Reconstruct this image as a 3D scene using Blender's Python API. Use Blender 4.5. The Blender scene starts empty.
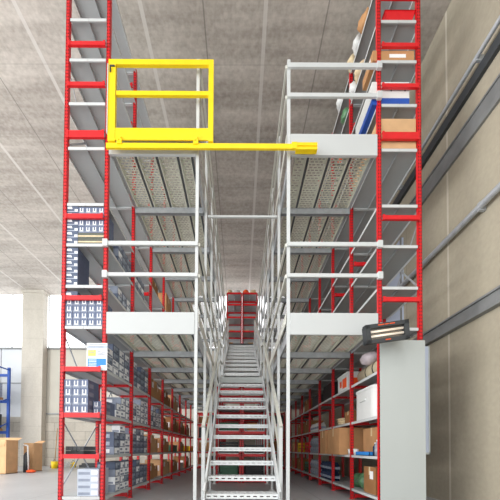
import bpy, math, random
from mathutils import Vector, Matrix
random.seed(7)
S = bpy.context.scene
COL = S.collection
PI = math.pi

# ------------------------------------------------------------------ materials
def new_mat(name):
    m = bpy.data.materials.new(name); m.use_nodes = True
    nt = m.node_tree; b = nt.nodes['Principled BSDF']
    return m, nt, b

def lin(c):
    return tuple(((x/12.92) if x <= .04045 else ((x+.055)/1.055)**2.4) for x in c)

def rgb(h):
    return lin(tuple(int(h[i:i+2], 16)/255 for i in (0, 2, 4)))

def paint(name, hexc, rough=.45, metal=0., var=.12, scale=6., bump=0., stretch=(1, 1, 1)):
    m, nt, b = new_mat(name)
    c = rgb(hexc)
    tc = nt.nodes.new('ShaderNodeTexCoord'); mp = nt.nodes.new('ShaderNodeMapping')
    mp.inputs['Scale'].default_value = stretch
    n = nt.nodes.new('ShaderNodeTexNoise'); n.inputs['Scale'].default_value = scale
    n.inputs['Detail'].default_value = 5
    r = nt.nodes.new('ShaderNodeValToRGB')
    r.color_ramp.elements[0].position = .3; r.color_ramp.elements[1].position = .7
    r.color_ramp.elements[0].color = (*[x*(1-var) for x in c], 1)
    r.color_ramp.elements[1].color = (*[min(1, x*(1+var)) for x in c], 1)
    L = nt.links.new
    L(tc.outputs['Object'], mp.inputs['Vector']); L(mp.outputs['Vector'], n.inputs['Vector'])
    L(n.outputs['Fac'], r.inputs['Fac']); L(r.outputs['Color'], b.inputs['Base Color'])
    b.inputs['Roughness'].default_value = rough; b.inputs['Metallic'].default_value = metal
    if bump:
        bp = nt.nodes.new('ShaderNodeBump'); bp.inputs['Strength'].default_value = bump
        L(n.outputs['Fac'], bp.inputs['Height']); L(bp.outputs['Normal'], b.inputs['Normal'])
    return m

def emit(name, hexc, strength):
    m, nt, b = new_mat(name)
    b.inputs['Base Color'].default_value = (*rgb(hexc), 1)
    b.inputs['Emission Color'].default_value = (*rgb(hexc), 1)
    b.inputs['Emission Strength'].default_value = strength
    return m

def concrete(name, ca, cb, scale, stretch, seams=None, rough=.85, blotch=.35, bump=.15, fine=14, brick=None):
    """noise concrete; seams = list of (axis, period, offset, halfwidth, hex, strength) drawn as joint lines"""
    m, nt, b = new_mat(name); N = nt.nodes.new; L = nt.links.new
    tc = N('ShaderNodeTexCoord'); mp = N('ShaderNodeMapping'); mp.inputs['Scale'].default_value = stretch
    L(tc.outputs['Object'], mp.inputs['Vector'])
    n1 = N('ShaderNodeTexNoise'); n1.inputs['Scale'].default_value = scale; n1.inputs['Detail'].default_value = 8
    n1.inputs['Roughness'].default_value = .65
    L(mp.outputs['Vector'], n1.inputs['Vector'])
    n2 = N('ShaderNodeTexNoise'); n2.inputs['Scale'].default_value = fine; n2.inputs['Detail'].default_value = 6
    L(tc.outputs['Object'], n2.inputs['Vector'])
    mx = N('ShaderNodeMix'); mx.data_type = 'FLOAT'; mx.inputs[0].default_value = .35
    L(n1.outputs['Fac'], mx.inputs[2]); L(n2.outputs['Fac'], mx.inputs[3])
    r = N('ShaderNodeValToRGB'); r.color_ramp.elements[0].position = .5-blotch/2; r.color_ramp.elements[1].position = .5+blotch/2
    r.color_ramp.elements[0].color = (*rgb(ca), 1); r.color_ramp.elements[1].color = (*rgb(cb), 1)
    L(mx.outputs[0], r.inputs['Fac'])
    out = r.outputs['Color']
    if brick:
        bt = N('ShaderNodeTexBrick'); mp2 = N('ShaderNodeMapping')
        mp2.inputs['Rotation'].default_value = (PI/2, 0, 0)
        bt.inputs['Scale'].default_value = 1; bt.inputs['Brick Width'].default_value = brick[0]; bt.inputs['Row Height'].default_value = brick[1]
        bt.inputs['Mortar Size'].default_value = .012
        bt.inputs['Color1'].default_value = (1, 1, 1, 1); bt.inputs['Color2'].default_value = (.86, .86, .86, 1); bt.inputs['Mortar'].default_value = (.6, .6, .6, 1)
        L(tc.outputs['Object'], mp2.inputs['Vector']); L(mp2.outputs['Vector'], bt.inputs['Vector'])
        mm = N('ShaderNodeMix'); mm.data_type = 'RGBA'; mm.blend_type = 'MULTIPLY'; mm.inputs[0].default_value = 1
        L(out, mm.inputs[6]); L(bt.outputs['Color'], mm.inputs[7]); out = mm.outputs[2]
    for (ax, per, off, hw, hx, st) in (seams or []):
        sx = N('ShaderNodeSeparateXYZ'); L(tc.outputs['Object'], sx.inputs[0])
        a = N('ShaderNodeMath'); a.operation = 'ADD'; a.inputs[1].default_value = -off + per*200.5
        L(sx.outputs[ax], a.inputs[0])
        mo = N('ShaderNodeMath'); mo.operation = 'MODULO'; mo.inputs[1].default_value = per; L(a.outputs[0], mo.inputs[0])
        su = N('ShaderNodeMath'); su.operation = 'SUBTRACT'; su.inputs[1].default_value = per/2; L(mo.outputs[0], su.inputs[0])
        ab = N('ShaderNodeMath'); ab.operation = 'ABSOLUTE'; L(su.outputs[0], ab.inputs[0])
        lt = N('ShaderNodeMath'); lt.operation = 'LESS_THAN'; lt.inputs[1].default_value = hw; L(ab.outputs[0], lt.inputs[0])
        ml = N('ShaderNodeMath'); ml.operation = 'MULTIPLY'; ml.inputs[1].default_value = st; L(lt.outputs[0], ml.inputs[0])
        m2 = N('ShaderNodeMix'); m2.data_type = 'RGBA'; m2.inputs[7].default_value = (*rgb(hx), 1)
        L(ml.outputs[0], m2.inputs[0]); L(out, m2.inputs[6]); out = m2.outputs[2]
    L(out, b.inputs['Base Color']); b.inputs['Roughness'].default_value = rough
    if bump:
        bp = N('ShaderNodeBump'); bp.inputs['Strength'].default_value = bump; bp.inputs['Distance'].default_value = .02
        L(mx.outputs[0], bp.inputs['Height']); L(bp.outputs['Normal'], b.inputs['Normal'])
    return m

M = {}
M['red'] = paint('red_enamel', 'd31a22', .38, var=.06, scale=9)
M['white'] = paint('white_enamel', 'c6c9c9', .4, var=.03)
M['shelf'] = paint('grey_shelf_steel', 'a6aaab', .45, var=.04, scale=3)
M['lip'] = paint('shelf_lip', 'c6c9c9', .4, var=.03, scale=6)
M['galv'] = paint('galvanised_steel', 'b4b8bc', .42, metal=.35, var=.1, scale=12)
M['plank'] = paint('galvanised_plank', 'dcdccd', .45, metal=.0, var=.08, scale=10)
M['joint'] = paint('joint_shade_strip', '55585a', .55, metal=.2, var=.1)  # dark tone stands for the shade in the plank gaps
M['stair'] = paint('stair_steel', 'dfe2e3', .42, metal=.05, var=.07, scale=10)
M['rail'] = paint('cream_grey_rail', 'cfcfc6', .45, metal=.1, var=.06, scale=8)
M['yellow'] = paint('yellow_enamel', 'f2d011', .38, var=.04)
M['panel'] = paint('panel_grey', 'b6bbb9', .5, var=.02, scale=2)
M['toe'] = paint('toe_board_white', 'c1c4c4', .45, var=.02, scale=2)
M['cardboard'] = paint('cardboard', 'b98a5e', .85, var=.12, scale=4)
M['cardboard_b'] = paint('cardboard_pale', 'cda57a', .85, var=.1, scale=4)
M['cardboard_c'] = paint('cardboard_dark', '96683f', .85, var=.12, scale=4)
M['tape'] = paint('packing_tape', 'd9c39a', .3, var=.05)
M['paper'] = paint('white_paper', 'eeeeee', .7, var=.03)
M['slate'] = paint('carton_slate', '868e9f', .6, var=.12, scale=9)
M['ubody'] = paint('carton_blue_grey', '626d88', .6, var=.12, scale=9)
M['navy'] = paint('carton_navy', '505b72', .6, var=.15, scale=9)
M['ccrt'] = paint('carton_pale', 'b7bfcd', .6, var=.08, scale=9)
M['ink'] = paint('label_white', 'f1f3f6', .6, var=.02)
M['film'] = paint('stretch_film', '9aa4b4', .2, var=.3, scale=18)
M['olive'] = paint('carton_olive', '5d6056', .7, var=.15, scale=30)
M['black'] = paint('black_plastic', '1c1d1f', .5, var=.2)
M['dark'] = paint('charcoal_enamel', '3a3d40', .5, var=.1)
M['steelbeam'] = paint('wall_steel', '868888', .5, metal=.3, var=.15, scale=4)
M['blue'] = paint('blue_enamel', '1f4fa8', .45, var=.08)
M['skyblue'] = paint('sign_blue', '2f86d8', .5, var=.02)
M['signyel'] = paint('sign_yellow', 'f0dc6a', .5, var=.02)
M['orange'] = paint('orange_plastic', 'f2581c', .5, var=.05)
M['green'] = paint('green_plastic', '3f6b52', .55, var=.15)
M['leaf'] = paint('green_film', '4f7a55', .4, var=.4, scale=20)
M['bag'] = paint('woven_bag', 'd8c4a0', .8, var=.15, scale=14, bump=.4)
M['pinkbag'] = paint('pale_pink_bag', 'd9cdd3', .5, var=.12, scale=8, bump=.4)
M['roll'] = paint('beige_roll', 'b9ad92', .7, var=.1, scale=7)
M['bottle'] = paint('dark_blue_bottle', '25344f', .25, var=.2)
M['greypack'] = paint('grey_pack', '8b919a', .35, var=.25, scale=22)
M['plastic'] = paint('white_plastic', 'd9dad8', .45, var=.04)
M['wood'] = paint('broom_wood', 'a1764c', .6, var=.15)
M['mirror'] = paint('heater_reflector', 'a39a8c', .25, metal=.6, var=.05)
M['element'] = emit('heater_tube', 'f4e6d4', .35)
M['lamp'] = emit('window_glow', 'f8fbff', 1.6)
M['panelwhite'] = paint('wall_cladding_white', 'd3d7da', .5, var=.03, scale=1)
M['panelbeige'] = paint('wall_cladding_beige', 'b9b6ab', .6, var=.05, scale=1)
M['paleblue'] = paint('pale_blue_sheet', 'b9c3d6', .5, var=.05, scale=2)
M['ceiling'] = concrete('ceiling_concrete', '857d75', 'cbc4bb', 1.0, (.3, 2.6, 1),
    [('X', 2.13, .40, .035, 'cfcbc5', .7), ('X', 2.13, .40-1.065, .012, '6d6964', .6), ('Y', 1.29, 6.56, .012, '6d6964', .15)], rough=.85, blotch=.42)
M['wall_r'] = concrete('right_wall_concrete', '8f887a', 'b3aa95', .6, (1, 1.2, .35),
    [('Y', 2.4, .72, .02, 'd0cabb', .6), ('Y', 2.4, 1.9, .008, '777263', .5)], rough=.85, blotch=.6, bump=.05)
M['block'] = concrete('concrete_blocks', 'a39d92', 'c4beb2', 1.2, (1, 1, 1), None, brick=(1.0, .42), blotch=.5)
M['column'] = concrete('column_concrete', 'b0aba0', 'cfcabf', 1.5, (1, 1, .4), [('Z', 1.4, .5, .006, '8f8a80', .5)], blotch=.5)
M['floor'] = concrete('floor_concrete', '999a9c', 'b7b8b9', .7, (1, 1, 1), [('X', 5, -3.6, .008, '6a6b6c', .6), ('Y', 5, 4.4, .008, '6a6b6c', .6)], rough=.38, blotch=.5, bump=.02)

# ------------------------------------------------------------------ mesh helpers
class MB:
    def __init__(s): s.v = []; s.f = []; s.m = []; s.sm = []
    def q(s, pts, m=0, smooth=False):
        b = len(s.v); s.v += [tuple(p) for p in pts]; s.f.append(tuple(range(b, b+len(pts)))); s.m.append(m); s.sm.append(smooth)
    def box(s, x0, x1, y0, y1, z0, z1, m=0, skip=''):
        b = len(s.v)
        s.v += [(x0, y0, z0), (x1, y0, z0), (x1, y1, z0), (x0, y1, z0), (x0, y0, z1), (x1, y0, z1), (x1, y1, z1), (x0, y1, z1)]
        for k, f in (('b', (3, 2, 1, 0)), ('t', (4, 5, 6, 7)), ('f', (0, 1, 5, 4)), ('r', (1, 2, 6, 5)), ('k', (2, 3, 7, 6)), ('l', (3, 0, 4, 7))):
            if k in skip: continue
            s.f.append(tuple(b+i for i in f)); s.m.append(m); s.sm.append(False)
    def bar(s, p0, p1, w, h, m=0, up=(0, 0, 1)):
        p0 = Vector(p0); p1 = Vector(p1); d = (p1-p0).normalized(); u = Vector(up)
        if abs(d.dot(u)) > .98: u = Vector((0, 1, 0))
        r = d.cross(u).normalized(); u = r.cross(d).normalized()
        b = len(s.v)
        for p in (p0, p1):
            for a, c in ((-1, -1), (1, -1), (1, 1), (-1, 1)): s.v.append(tuple(p + r*a*w/2 + u*c*h/2))
        for f in ((3, 2, 1, 0), (4, 5, 6, 7), (0, 1, 5, 4), (1, 2, 6, 5), (2, 3, 7, 6), (3, 0, 4, 7)):
            s.f.append(tuple(b+i for i in f)); s.m.append(m); s.sm.append(False)
    def cyl(s, p0, p1, r0, r1=None, n=14, m=0, cap=True):
        r1 = r0 if r1 is None else r1
        p0 = Vector(p0); p1 = Vector(p1); d = (p1-p0).normalized()
        a = d.orthogonal().normalized(); c = d.cross(a)
        b = len(s.v)
        for p, r in ((p0, r0), (p1, r1)):
            for i in range(n):
                t = 2*PI*i/n; s.v.append(tuple(p + a*math.cos(t)*r + c*math.sin(t)*r))
        for i in range(n):
            j = (i+1) % n; s.f.append((b+i, b+j, b+n+j, b+n+i)); s.m.append(m); s.sm.append(True)
        if cap:
            s.f.append(tuple(b+i for i in reversed(range(n)))); s.m.append(m); s.sm.append(False)
            s.f.append(tuple(b+n+i for i in range(n))); s.m.append(m); s.sm.append(False)
    def blob(s, c, r, seed=0, amp=.12, n=14, k=9, m=0, flat=.0):
        rnd = random.Random(seed); b = len(s.v); ph = [rnd.uniform(0, 6) for _ in range(6)]
        for i in range(k+1):
            th = PI*i/k
            for j in range(n):
                fi = 2*PI*j/n
                w = 1 + amp*(math.sin(3*fi+ph[0])*math.sin(2*th+ph[1]) + .6*math.sin(5*fi+ph[2]+3*th))*math.sin(th)
                z = math.cos(th)
                if flat and z < -flat: z = -flat
                s.v.append((c[0]+r[0]*w*math.sin(th)*math.cos(fi), c[1]+r[1]*w*math.sin(th)*math.sin(fi), c[2]+r[2]*z))
        for i in range(k):
            for j in range(n):
                jj = (j+1) % n
                s.f.append((b+i*n+j, b+(i+1)*n+j, b+(i+1)*n+jj, b+i*n+jj)); s.m.append(m); s.sm.append(True)
    def perf(s, o, U, V, us, vs, m=0):
        """rectangular sheet with openings where both cell indices are odd"""
        o = Vector(o); U = Vector(U); V = Vector(V); b = len(s.v); nu = len(us)
        for v in vs:
            for u in us: s.v.append(tuple(o+U*u+V*v))
        for j in range(len(vs)-1):
            for i in range(nu-1):
                if i % 2 and j % 2: continue
                s.f.append((b+j*nu+i, b+j*nu+i+1, b+(j+1)*nu+i+1, b+(j+1)*nu+i)); s.m.append(m); s.sm.append(False)
    def mesh(s, name, mats):
        me = bpy.data.meshes.new(name); me.from_pydata(s.v, [], s.f)
        for k in (mats if isinstance(mats, (list, tuple)) else [mats]): me.materials.append(M[k])
        me.polygons.foreach_set('material_index', s.m); me.polygons.foreach_set('use_smooth', s.sm)
        me.update(); return me
    def build(s, name, mats, parent=None, loc=(0, 0, 0), rot=(0, 0, 0)):
        return inst(name, s.mesh(name, mats), parent, loc, rot)

def inst(name, me, parent=None, loc=(0, 0, 0), rot=(0, 0, 0)):
    o = bpy.data.objects.new(name, me); COL.objects.link(o)
    o.parent = parent; o.location = loc; o.rotation_euler = rot
    return o
def tag(o, label, cat, group=None):
    o['label'] = label; o['category'] = cat
    if group: o['group'] = group
    return o
def thing(name, label, cat, loc=(0, 0, 0), rot=(0, 0, 0), group=None):
    return tag(inst(name, None, None, loc, rot), label, cat, group)
def struct(o, label=None):
    o['kind'] = 'structure'
    if label: o['label'] = label
    return o
ORD = ['first', 'second', 'third', 'fourth', 'fifth', 'sixth', 'seventh', 'eighth', 'ninth', 'tenth']

# ------------------------------------------------------------------ the setting
CEIL = 8.4; WR = 3.5; WB = 9.6; XL = -14.0; YF = -9.0
m = MB(); m.box(XL, WR+.3, YF, WB+.3, -.2, 0); struct(m.build('floor', 'floor'))
m = MB(); m.box(XL, WR+.3, YF, WB+.3, CEIL, CEIL+.3); struct(m.build('ceiling', 'ceiling'))
m = MB(); m.box(WR, WR+.3, YF, WB+.3, 0, CEIL); struct(m.build('wall_right', 'wall_r'))
m = MB(); m.box(XL, WR, WB, WB+.3, 0, 2.37); struct(m.build('wall_back', 'block'))
m = MB(); m.box(-5.0, WR, WB+.02, WB+.3, 2.37, 5.68); struct(m.build('wall_back', 'panelbeige'))
m = MB()
for a, b_ in ((XL, -11.7), (-11.66, -9.9)):
    m.box(a, b_, WB+.04, WB+.3, 2.37, 4.0); m.box(a, b_, WB+.04, WB+.3, 4.04, 5.68)
m.box(XL, -9.9, WB+.02, WB+.04, 4.0, 4.04, 1)
struct(m.build('wall_back', ['panelwhite', 'steelbeam']))
m = MB()
m.box(-9.9, -5, WB+.04, WB+.3, 2.37, 4.0); m.box(-9.9, -5, WB+.04, WB+.3, 4.0, 5.68)
m.box(-9.42, -5, WB-.02, WB+.05, 2.5, 2.56, 1)
struct(m.build('wall_back', ['panelbeige', 'steelbeam']))
m = MB(); m.box(XL, WR, WB-.03, WB+.3, 5.68, 5.76); struct(m.build('trim_1', 'steelbeam'))
w = MB()
w.box(XL, WR, WB+.1, WB+.14, 5.76, CEIL)
struct(w.build('window_1', 'lamp'))
wf = MB()
for x in (-13, -11.2, -9.4, -7.6, -5.8, -4, -2.2, -.4, 1.4): wf.box(x-.02, x+.02, WB+.06, WB+.1, 5.76, CEIL)
struct(wf.build('window_frame', 'white', bpy.data.objects['window_1']))
m = MB(); m.box(-10.42, -9.42, 9.3, WB, 0, CEIL-.12); m.box(-10.48, -9.36, 9.24, WB, CEIL-.12, CEIL)
struct(m.build('column', 'column'), 'square pale concrete column against the back wall')
# right wall steel
m = MB(); m.box(3.41, WR, YF, WB, 2.82, 2.85); m.box(3.41, WR, YF, WB, 3.02, 3.05); m.box(3.44, WR, YF, WB, 2.86, 3.02)
struct(m.build('trim_2', 'steelbeam'))
m = MB(); m.box(3.46, WR, YF, WB, 5.6, 5.9); m.box(3.44, WR, YF, WB, 5.88, 5.91)
struct(m.build('trim_3', 'steelbeam'))
m = MB(); m.box(3.44, WR, YF, WB, 6.3, 6.36); m.box(3.46, WR, YF, WB, 6.36, 6.5)
struct(m.build('trim_4', 'dark'))
m = MB(); m.cyl((3.42, YF, 4.36), (3.42, WB, 4.36), .045, n=12)
for y in range(-2, 9, 2): m.box(3.4, WR-.004, y-.02, y+.02, 4.3, 4.42)
tag(m.build('pipe', 'galv'), 'thin pale pipe running along the right concrete wall below the grey beam', 'pipe')
m = MB(); m.cyl((3.4, YF, 6.56), (3.4, WB, 6.56), .032, n=12)
for y in range(-2, 9, 2): m.box(3.38, WR-.001, y-.015, y+.015, 6.5, 6.59)
tag(m.build('pipe', 'galv'), 'pale pipe highest on the right wall, above the black cable tray', 'pipe')
m = MB(); m.box(3.46, WR, 2.0, 2.75, 3.3, 5.45); m.box(3.44, 3.46, 2.0, 2.04, 3.3, 5.45, 1); m.box(3.44, 3.46, 2.71, 2.75, 3.3, 5.45, 1)
struct(m.build('window_2', ['paleblue', 'steelbeam']))

# ------------------------------------------------------------------ racks
PITCH = .05
def upright_mesh(h):
    m = MB(); w = .052; d = .045
    us = [0, .008, .020, .032, .044, .052]
    vs = [0]; z = .03
    while z+.032 < h: vs += [z, z+.021]; z += PITCH
    vs.append(h)
    if len(vs) % 2: vs.pop(-2)
    m.perf((-w/2, 0, 0), (1, 0, 0), (0, 0, 1), us, vs)
    for x in (-w/2, w/2-.004): m.box(x, x+.004, 0, d, 0, h)
    m.box(-w/2+.004, w/2-.004, d-.004, d, 0, h); m.box(-w/2+.004, w/2-.004, .01, .012, 0, h, 1)  # closed back and dark inner plate stand in for shade behind the holes
    m.box(-.04, .04, -.01, d+.02, 0, .006)
    return m.mesh('upright', ['red', 'dark'])
def tie_mesh(L, h):
    m = MB()
    m.box(0, L, .0, .004, 0, h); m.box(0, L, .004, .032, h-.004, h); m.box(0, L, .004, .032, 0, .004); m.box(0, L, .028, .032, .004, h*.3)
    m.box(.0, .03, -.006, 0, -.008, h+.008); m.box(L-.03, L, -.006, 0, -.008, h+.008)
    return m.mesh('tie_beam', 'red')
def shelf_mesh(wx, ly, t=.042):
    """two pressed steel trays side by side, notched round the uprights, lips turned down (pale outer lips)"""
    m = MB(); h = wx/2; n = .056
    for k in range(2):
        a = k*h+(0 if k == 0 else .0015); b = (k+1)*h-(.0015 if k == 0 else 0)
        ia = a+n if k == 0 else a; ib = b if k == 0 else b-n
        m.box(ia, ib, 0, ly, t-.004, t)
        ea, eb = (a, ia) if k == 0 else (ib, b)
        m.box(ea, eb, n, ly-.012, t-.004, t)
        m.box(ia, ib, 0, .003, 0, t-.004, 1); m.box(ia, ib, ly-.003, ly, 0, t-.004, 1)
        xo = a if k == 0 else b-.003
        m.box(xo, xo+.003, n, ly-.012, 0, t-.004, 1)
        xi = b-.003 if k == 0 else a
        m.box(xi, xi+.003, .003, ly-.003, .01, t-.004)
        m.box(ia, ib, .003, .016, 0, .003); m.box(ia, ib, ly-.016, ly-.003, 0, .003)
    return m.mesh('shelf', ['shelf', 'lip'])
_c = {}
def cached(key, fn):
    if key not in _c: _c[key] = fn()
    return _c[key]
def rack(name, label, xa, xb, y0, nb, bay, z0, h, shelves, ties, group=None, brace=None):
    """xa/xb = outer faces of the frame; shelf heights are shelf tops in world z"""
    r = thing(name, label, 'shelving rack', (xa, y0, z0), group=group)
    W = xb-xa
    um = cached(('u', h), lambda: upright_mesh(h))
    for k in range(nb+1):
        for x in (.026, W-.026): inst('upright', um, r, (x, k*bay, 0))
        for (z, hh) in ties:
            tm = cached(('t', round(W, 3), hh), lambda: tie_mesh(W-.104, hh))
            inst('tie_beam', tm, r, (.052, k*bay-.034, z-z0-hh/2))
    sm = cached(('s', round(W, 3), bay), lambda: shelf_mesh(W-.008, bay-.004))
    for k in range(nb):
        for z in shelves: inst('shelf', sm, r, (.004, k*bay+.002, z-z0-.042))
    if brace is not None:
        for (zb, zt, k) in brace[1]:
            for a, b_, off in ((zb, zt, 0), (zt, zb, .008)):
                m = MB(); m.bar((brace[0]+off, k*bay+.06, a-z0), (brace[0]+off, (k+1)*bay, b_-z0), .006, .025); m.build('cross_brace', 'galv', r)
    return r
LEV = [.19, .775, 1.355, 2.0, 2.61, 3.20, 3.80, 4.39, 5.21, 5.87, 6.52, 7.12, 7.70]
TIES = [(.06, .06), (.755, .06), (1.335, .065), (1.985, .065), (3.0, .06), (4.175, .06), (5.365, .10), (6.1, .055), (6.7, .055), (7.42, .055)]
LX0, LX1 = -2.56, -1.915
RX0, RX1 = 1.96, 2.59
left = rack('shelving_rack', 'tall red shelving rack left of the stairs, loaded with blue-grey cartons, sign on front', LX0, LX1, 0, 8, 1.0, 0, 7.75, LEV, TIES,
            brace=(.012, [(.3, 1.25, 0), (1.4, 2.5, 0), (.3, 1.25, 2), (1.4, 2.5, 1), (5.3, 6.4, 0)]))
right = rack('shelving_rack', 'tall red shelving rack right of the stairs with a pale grey end panel', RX0, RX1, 0, 8, 1.0, 0, 7.75, LEV, TIES,
             brace=(.64, [(3.2, 4.3, 0), (4.4, 5.6, 1), (1.4, 2.5, 2)]))
m = MB(); m.box(-.004, .628, -.05, -.043, 0, 2.41); m.box(.62, .628, -.043, .05, 0, 2.41); m.box(-.004, .628, -.043, .0, 2.402, 2.41)
pn = m.build('end_panel', 'panel', right, (0, 0, 0)); pn['label'] = 'pale grey steel end panel'
LOW = [.19, .77, 1.35, 1.97]; LT = [(.06, .07), (.71, .07), (1.29, .07), (1.91, .07), (2.4, .07)]
rack('shelving_rack', 'low red rack under the stairs, left of two back to back', -.62, .035, 3.25, 4, 1.0, 0, 2.48, LOW, LT, 'racks under the stairs')
rack('shelving_rack', 'low red rack under the stairs, right of two back to back', .045, .70, 3.25, 4, 1.0, 0, 2.48, LOW, LT, 'racks under the stairs')
rack('shelving_rack', 'red rack across the far end of the left aisle', -1.9, -.68, 8.15, 1, .6, 0, 2.48, LOW, LT)
rack('shelving_rack', 'red rack across the far end of the right aisle', .74, 1.94, 8.15, 1, .6, 0, 2.48, LOW, LT)
D2 = 5.27
UP = [5.45, 6.02, 6.62, 7.2, 7.72]; UT = [(5.4, .06), (6.0, .07), (6.62, .07), (7.18, .07), (7.68, .07)]
for sd, xa in (('left', -.62), ('right', .065)):
    r = rack('shelving_rack', f'red rack above the top of the stairs, {sd} of the pair', xa, xa+.675, 8.2, 1, .72, D2, 2.45, UP, UT, 'racks at the top of the stairs')
    m = MB(); m.box(.02, .655, .755, .76, .1, 2.42)
    for k in range(1, 4): m.box(.02, .655, .75, .755, .1+.58*k-.01, .1+.58*k+.01)
    m.build('back_panel', 'shelf', r)

# ------------------------------------------------------------------ mezzanine platforms
def plank_mesh(w, L):
    m = MB(); px = .066; py = .043; hw = .048; hl = .024; t = .06
    n = int(round((w-.02)/px)); e = (w-n*px)/2
    y = 0; r = 0
    while y < L-1e-6:
        m.q([(0, y, t), (w, y, t), (w, y+py-hl, t), (0, y+py-hl, t)])
        ya = y+py-hl; yb = y+py
        off = 0 if r % 2 == 0 else px/2
        cs = [e+px*(i+.5)+off for i in range(n)]
        cs = [c for c in cs if c+hw/2 < w-.004]
        x = 0
        for c in cs:
            a, b, k = c-hw/2, c+hw/2, t+.005
            m.q([(a, ya, t), (b, ya, t), (b, ya, k), (a, ya, k)]); m.q([(b, yb, t), (a, yb, t), (a, yb, k), (b, yb, k)])
            m.q([(a, yb, t), (a, ya, t), (a, ya, k), (a, yb, k)]); m.q([(b, ya, t), (b, yb, t), (b, yb, k), (b, ya, k)])
            m.q([(x, ya, t), (c-hw/2, ya, t), (c-hw/2, yb, t), (x, yb, t)]); x = c+hw/2
        m.q([(x, ya, t), (w, ya, t), (w, yb, t), (x, yb, t)])
        y += py; r += 1
    for x in (0, w-.003): m.box(x, x+.003, 0, L, 0, t)
    m.box(w+.004, w+.038, 0, L, .004, .01, 1)  # dark strip below the gap, its colour stands in for shade
    m.box(.003, .014, 0, L, 0, .003); m.box(w-.014, w-.003, 0, L, 0, .003)
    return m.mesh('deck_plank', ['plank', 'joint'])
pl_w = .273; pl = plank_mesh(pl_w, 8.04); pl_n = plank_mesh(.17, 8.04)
def platform(side):
    sx = -1 if side == 'left' else 1
    lab = {'left': 'two-storey steel mezzanine platform with perforated decks on the left of the stairs',
           'right': 'two-storey steel mezzanine platform with perforated decks on the right of the stairs'}[side]
    xin = -.635 if side == 'left' else .68         # stairwell posts
    xout = LX1+.004 if side == 'left' else RX0-.004   # rack face
    r = thing('mezzanine_platform', lab, 'mezzanine', (xin, 0, 0))
    X = lambda x: x-xin
    pm = MB(); pm.box(-.022, .022, 0, .045, 0, 6.52); pm.box(-.06, .06, -.03, .075, 0, .008)
    p1 = pm.mesh('post', 'white')
    for k in range(9): inst('post', p1, r, (0, k*1.0, 0))
    for zb in (2.50, 5.10):
        bm = MB(); L = abs(xout-xin)-.03; x0 = .025 if side == 'right' else -.025-L
        bm.box(x0, x0+L, 0, .05, 0, .1); bm.box(x0, x0+L, -.006, .056, .094, .1); bm.box(x0, x0+L, -.006, .056, 0, .006)
        bmesh_ = bm.mesh('cross_beam', 'galv')
        for k in range(1, 9): inst('cross_beam', bmesh_, r, (0, k*1.0, zb))
        # planks
        zz = zb+.1
        xs = xout-sx*.04
        st = MB(); a, b_ = sorted((X(xout), X(xs))); st.box(a, b_, 0, 8.04, zz, zz+.06); st.build('edge_plate', 'shelf', r)
        for k in range(4):
            w = pl_w if k < 3 else .17
            a = xs - sx*k*(pl_w+.042)
            x = a if sx < 0 else a-w
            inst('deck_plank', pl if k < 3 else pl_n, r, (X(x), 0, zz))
        eb = MB(); a, b_ = sorted((X(xin-sx*.0+.0), X(xin+sx*.03))); eb.box(-.015+sx*.035, .015+sx*.035, .05, 8.1, zb, zb+.18); eb.build('edge_beam', 'galv', r)
        fb = MB(); a, b_ = sorted((X(xin+sx*.024), X(xout-sx*.002)))
        fb.box(a, b_, -.006, .002, zb, zb+.31); fb.box(a, b_, .002, .03, zb, zb+.004); fb.box(a, b_, .002, .02, zb+.306, zb+.31)
        tb = fb.build('toe_board', 'toe', r)
        if zb < 3 or side == 'right':
            for z, d in (((3.34, .05), (3.79, .055)) if zb < 3 else ((5.96, .055), (6.40, .065))):
                g = MB(); a, b_ = sorted((X(xin-sx*.02), X(xout+sx*.0))); g.box(a, b_, -.03, -.002, z-d/2, z+d/2)
                gr = g.build('guard_rail', 'white', r)
                cm = MB(); xc = X(xout+sx*.02); cm.box(xc-.035, xc+.035, -.042, -.004, z-.05, z+.05)
                cm.build('clamp', 'white', gr)
        # rails along the stairwell
        for z in ((3.34, 3.79) if zb < 3 else (5.96, 6.41)):
            g = MB(); g.bar((-sx*.035, .0, z), (-sx*.035, 8.1, z), .03, .045); g.build('stairwell_rail', 'rail', r)
        kb = MB(); kb.box(-sx*.035-.003, -sx*.035+.003, .0, 8.1, zb+.16, zb+.30); kb.build('kick_board', 'rail', r)
    return r
platform('left'); platform('right')
m = MB(); m.bar((-.6, 0, 0), (.645, 0, 0), .03, .035)
tag(m.build('tie_bar', 'white', None, (0, 1.02, 5.055)), 'thin white tie bar crossing the stairwell between the two upper decks', 'bar')
m = MB(); m.box(-.59, .635, 0, 1.4, -.05, 0); m.box(-.59, .635, 0, .01, -.12, 0)
tag(m.build('deck_bridge', 'galv', None, (0, 7.63, 5.26)), 'steel bridge deck at the head of the upper stair flight', 'deck')

# ------------------------------------------------------------------ staircase
st = thing('staircase', 'long grey steel staircase with perforated treads rising between the two racks', 'staircase', (.03, .15, 0))
def tread_mesh(w, d):
    m = MB(); n = 11; us = [0]
    for i in range(n):
        c = w*(i+.5)/n; us += [c-.027, c+.027]
    us.append(w)
    m.perf((-w/2, 0, -.035), (1, 0, 0), (0, 0, 1), us, [0, .027, .045, .07])
    vs = [0]
    for i in range(4):
        c = d*(i+.5)/4; vs += [c-.012, c+.012]
    vs.append(d)
    m.perf((-w/2, 0, .035), (1, 0, 0), (0, 1, 0), us, vs)
    m.q([(-w/2, 0, -.035), (w/2, 0, -.035), (w/2, .03, -.035), (-w/2, .03, -.035)])
    m.q([(-w/2, d, -.02), (w/2, d, -.02), (w/2, d, .035), (-w/2, d, .035)])
    m.box(-w/2, -w/2+.004, 0, d, -.03, .035); m.box(w/2-.004, w/2, 0, d, -.03, .035)
    return m.mesh('tread', 'stair')
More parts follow.
